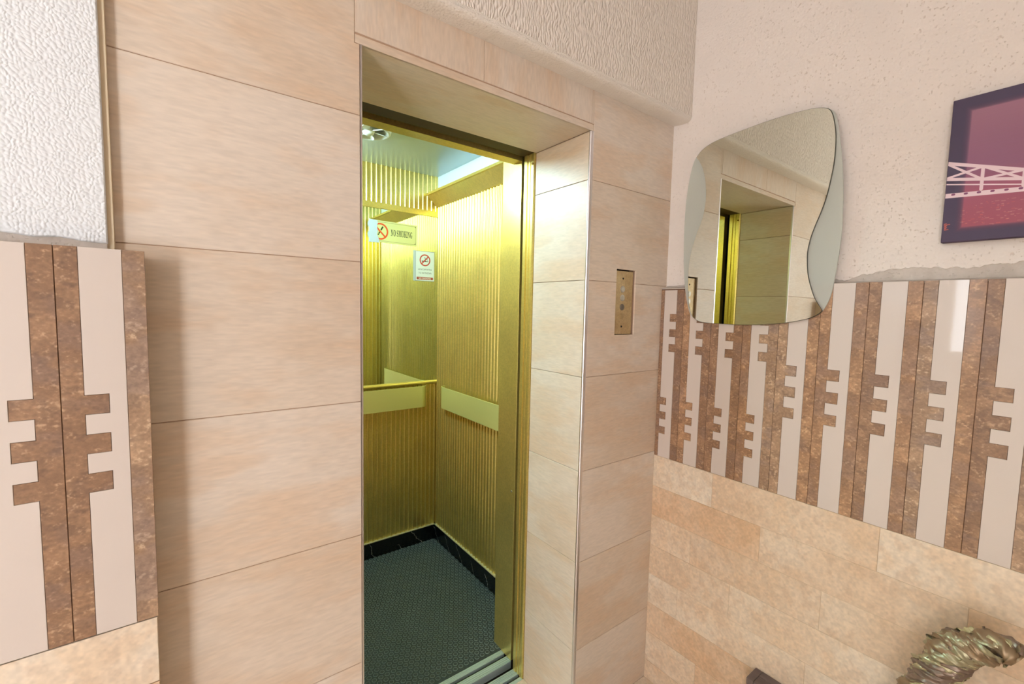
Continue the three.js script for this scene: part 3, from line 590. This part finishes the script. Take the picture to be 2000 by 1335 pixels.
// ------------------------------------------------------------------ shaped wall mirror
{
  const XM = 1.366, cz = 0.305, cy = 1.644;
  const main = [[0.1131, 1.8927], [0.129, 1.9086], [0.1576, 1.9219], [0.2009, 1.9296], [0.2595, 1.9346], [0.3143, 1.9381], [0.3657, 1.9392], [0.4141, 1.9377], [0.4509, 1.9339], [0.4733, 1.9273], [0.4859, 1.9182], [0.4927, 1.9039], [0.4984, 1.8805], [0.5029, 1.8504], [0.5042, 1.8164], [0.5033, 1.778], [0.499, 1.7401], [0.4923, 1.6973], [0.4825, 1.6594], [0.4714, 1.6259], [0.4618, 1.5916], [0.4567, 1.5562], [0.4574, 1.5304], [0.4615, 1.494], [0.4695, 1.4628], [0.4821, 1.4291], [0.502, 1.396], [0.4945, 1.3882], [0.4772, 1.3774], [0.4498, 1.3687], [0.4115, 1.3603], [0.3605, 1.3539], [0.2944, 1.35], [0.2347, 1.3505], [0.1839, 1.3516], [0.1503, 1.3566], [0.1289, 1.3706], [0.117, 1.396], [0.1085, 1.4473], [0.1053, 1.4922], [0.1053, 1.5433], [0.1119, 1.5872], [0.1273, 1.642], [0.1448, 1.6891], [0.1523, 1.7306], [0.1535, 1.7668], [0.1474, 1.8165], [0.1368, 1.8522], [0.1241, 1.8765]];
  const lf = [[0.1094, 1.8949], [0.1002, 1.8775], [0.089, 1.8303], [0.0808, 1.7628], [0.0783, 1.6805], [0.0805, 1.5905], [0.0848, 1.5257], [0.0934, 1.4607], [0.1031, 1.4153], [0.1141, 1.3831], [0.1255, 1.3673]];
  const rf = [[0.4778, 1.9265], [0.4937, 1.9125], [0.5017, 1.8859], [0.5097, 1.8451], [0.5168, 1.8], [0.5232, 1.7456], [0.5277, 1.682], [0.5299, 1.6235], [0.5292, 1.5699], [0.5262, 1.5259], [0.5217, 1.4765], [0.5176, 1.4416], [0.5105, 1.4165], [0.5001, 1.395]];
  const s = tag(group('wall_mirror', [XM + 0.008, cy, cz]), 'curved wall mirror with frosted glass side leaves', 'mirror');
  const smooth = (pts, closed, n) => new THREE.CatmullRomCurve3(pts.map(([a, b]) => V(a - cz, b - cy, 0)), closed, 'centripetal').getPoints(n).map(v => [v.x, v.y]);
  // keep the pointed lower right tip: smooth both runs apart
  const tip = 26, runA = smooth(main.slice(0, tip + 1), false, 110), runB = smooth([...main.slice(tip), main[0]], false, 110);
  const outline = [...runA, ...runB.slice(1, -1)];
  const place = (pts, n, t, bev) => { let A = 0; pts.forEach(([x, y], i) => { const [X, Y] = pts[(i + 1) % pts.length]; A += x * Y - X * y; }); if (A < 0) pts = pts.slice().reverse(); return plate(pts, 'right', n, t, bev).translate(-(XM + 0.008) + 0, 0, 0); };
  const glass = mesh('mirror_edge', place(outline, XM + 0.0004, 0.005, 0.0008), M.glassEdge, s);
  const sg = new THREE.ShapeGeometry(poly(outline)); sg.computeVertexNormals(); orient(sg, 'right', XM); sg.translate(-(XM + 0.008), 0, 0);
  const shrink = sg.attributes.position; for (let i = 0; i < shrink.count; i++) { shrink.setY(i, shrink.getY(i) * 0.9965); shrink.setZ(i, shrink.getZ(i) * 0.995); }
  mesh('silvering', sg, M.mirror, s);
  const L = [...smooth(lf, false, 40), ...smooth([[0.14, 1.375], [0.13, 1.49], [0.14, 1.6], [0.17, 1.74], [0.15, 1.86], [0.12, 1.888]], false, 30)];
  const R = [...smooth(rf, false, 50), ...smooth([[0.49, 1.405], [0.455, 1.5], [0.445, 1.57], [0.47, 1.69], [0.49, 1.8], [0.48, 1.9]], false, 30)];
  mesh('frosted_leaf', place(L, XM + 0.006, 0.004, 0.0008), M.frosted, s);
  mesh('frosted_leaf', place(R, XM + 0.006, 0.004, 0.0008), M.frosted, s);
  mesh('mount', boxG(0, 0.028, -0.06, 0.06, -0.08, 0.08).translate(0.002, 0.06, 0), M.black, s);
}

// ------------------------------------------------------------------ dark wooden box by the wall
{
  const y = 0.311, s = tag(group('wooden_ledge_box', [1.343, 0, 0.66]), 'low dark brown wooden box against the cream tiles', 'box');
  const z0 = 0.394 - 0.66, z1 = -0.03, x0 = 1.3125 - 1.343, x1 = 0.0298;
  mesh('body', boxG(x0 + 0.001, x1, 0, y - 0.02, z0 + 0.001, z1, 0.001), M.maroon, s);
  mesh('end_rail', boxG(x0, x1, y - 0.02, y, z0, z0 + 0.0195, 0.001), M.wood, s);
  mesh('back_rail', boxG(x0 + 0.0345, x1, y - 0.02, y, z0 + 0.02, z1, 0.001), M.wood, s);
  mesh('top_board', boxG(x0, x0 + 0.0338, y - 0.02, y - 0.0012, z0 + 0.0203, z1, 0.001), M.wood, s);
}

// ------------------------------------------------------------------ gilded foil ornament in a floor vase
{
  const bx = 1.25, bz = 0.75;
  const ARC = [[1.25, 0.36, 0.745], [1.262, 0.42, 0.752], [1.28, 0.4684, 0.7565], [1.28, 0.5538, 0.7722], [1.28, 0.6275, 0.7919], [1.28, 0.686, 0.8131], [1.28, 0.7158, 0.8411], [1.28, 0.7358, 0.8682], [1.28, 0.7365, 0.8886], [1.279, 0.73, 0.9]];
  const s = tag(group('gilded_foil_bouquet', [bx, 0, bz]), 'crumpled olive-gold metallic foil spray arching before the cream tiles', 'ornament');
  const gold = [[0xb0a98a, 0.32], [0xbdb592, 0.25], [0x9a8468, 0.35], [0x8d7a6c, 0.35], [0xd6d2a8, 0.22]].map(([c, r]) => std({ color: c, metalness: 0.5, roughness: r, side: THREE.DoubleSide }));
  const vase = new THREE.LatheGeometry([[0, 0], [0.075, 0], [0.08, 0.01], [0.092, 0.12], [0.08, 0.24], [0.05, 0.33], [0.042, 0.38], [0.05, 0.42], [0.044, 0.42], [0.036, 0.38], [0.036, 0.34]].map(([a, b]) => new THREE.Vector2(a, b)), 40);
  mesh('vase', vase, M.wood, s);
  const arc = new THREE.CatmullRomCurve3(ARC.map(([x, y, z]) => V(x - bx, y, z - bz)));
  const N = 190, frames = arc.computeFrenetFrames(N, false);
  for (let k = 0; k < 9; k++) {           // twisted crumpled ribbons wound round the arc
    const pos = [], idx = [], uv = [], Mw = 12, ph = k / 9 * Math.PI * 2, turns = 1.1 + (k % 3) * 0.5, wid = 0.026 + 0.008 * (k % 4);
    for (let i = 0; i <= N; i++) {
      const t = i / N, c = arc.getPointAt(t), n = frames.normals[i], b = frames.binormals[i];
      const env = 0.008 + 0.021 * sm(0, 0.35, t) - 0.008 * sm(0.72, 0.9, t) - 0.006 * sm(0.93, 1, t);
      for (let j = 0; j <= Mw; j++) {
        const a = ph + turns * t * Math.PI * 2 + (j / Mw - 0.5) * wid / Math.max(0.008, env) * 2;
        const cr = 0.026 * (fbm(t, j / Mw * 0.3 + k * 0.11, 15, 14, 3, k) - 0.5) + 0.014 * (fbm(t, j / Mw * 0.3 + k * 0.07, 52, 44, 2, k + 3) - 0.5);
        const r = env + cr + 0.003 * (k % 3);
        pos.push(c.x + n.x * r * Math.cos(a) + b.x * r * Math.sin(a), c.y + n.y * r * Math.cos(a) + b.y * r * Math.sin(a), c.z + n.z * r * Math.cos(a) + b.z * r * Math.sin(a)); uv.push(t * 4, j / Mw);
        if (i < N && j < Mw) { const q = i * (Mw + 1) + j; idx.push(q, q + 1, q + Mw + 2, q, q + Mw + 2, q + Mw + 1); }
      }
    }
    const g = new THREE.BufferGeometry(); g.setAttribute('position', new THREE.Float32BufferAttribute(pos, 3)); g.setAttribute('uv', new THREE.Float32BufferAttribute(uv, 2)); g.setIndex(idx); g.computeVertexNormals();
    mesh('foil_ribbon', g, gold[k % 5], s);
  }
  // loose folded leaves sticking out of the spray
  const leafAt = (t, ang, len, w, m) => {
    const c = arc.getPointAt(t), i = Math.round(t * N), n = frames.normals[i], b = frames.binormals[i], T = frames.tangents[i];
    const dir = n.clone().multiplyScalar(Math.cos(ang)).addScaledVector(b, Math.sin(ang)).addScaledVector(T, 0.35).normalize(), sd = new THREE.Vector3().crossVectors(dir, T).normalize();
    const pos = [], idx = [], uv = []; const n1 = 7, n2 = 4;
    for (let a = 0; a <= n1; a++) for (let q = 0; q <= n2; q++) { const u = a / n1, v = q / n2 * 2 - 1, hw = w * Math.sin(Math.PI * Math.min(0.97, 0.12 + u * 0.88)) , p = c.clone().addScaledVector(dir, 0.014 + len * u).addScaledVector(sd, v * hw).addScaledVector(T, 0.25 * w * v * v - 0.25 * len * u * u + 0.002 * Math.sin(9 * u + 5 * v)); pos.push(p.x, p.y, p.z); uv.push(u, v); if (a < n1 && q < n2) { const e = a * (n2 + 1) + q; idx.push(e, e + 1, e + n2 + 2, e, e + n2 + 2, e + n2 + 1); } }
    const g = new THREE.BufferGeometry(); g.setAttribute('position', new THREE.Float32BufferAttribute(pos, 3)); g.setAttribute('uv', new THREE.Float32BufferAttribute(uv, 2)); g.setIndex(idx); g.computeVertexNormals(); mesh('foil_leaf', g, m, s);
  };
  for (const [t, a, m] of [[0.7, 3.4, 2], [0.72, 3.9, 3], [0.6, 3.3, 2], [0.75, 3.0, 0], [0.83, 3.3, 4], [0.92, 3.6, 0]]) leafAt(t, a, 0.026, 0.012, gold[m]);
  for (let k = 0; k < 30; k++) leafAt(0.4 + 0.58 * (k + rnd() * 0.5) / 30, k * 2.4 + rnd(), 0.012 + 0.012 * rnd(), 0.008 + 0.007 * rnd(), gold[(k * 3) % 5]);
}

renderer.render(scene, camera);
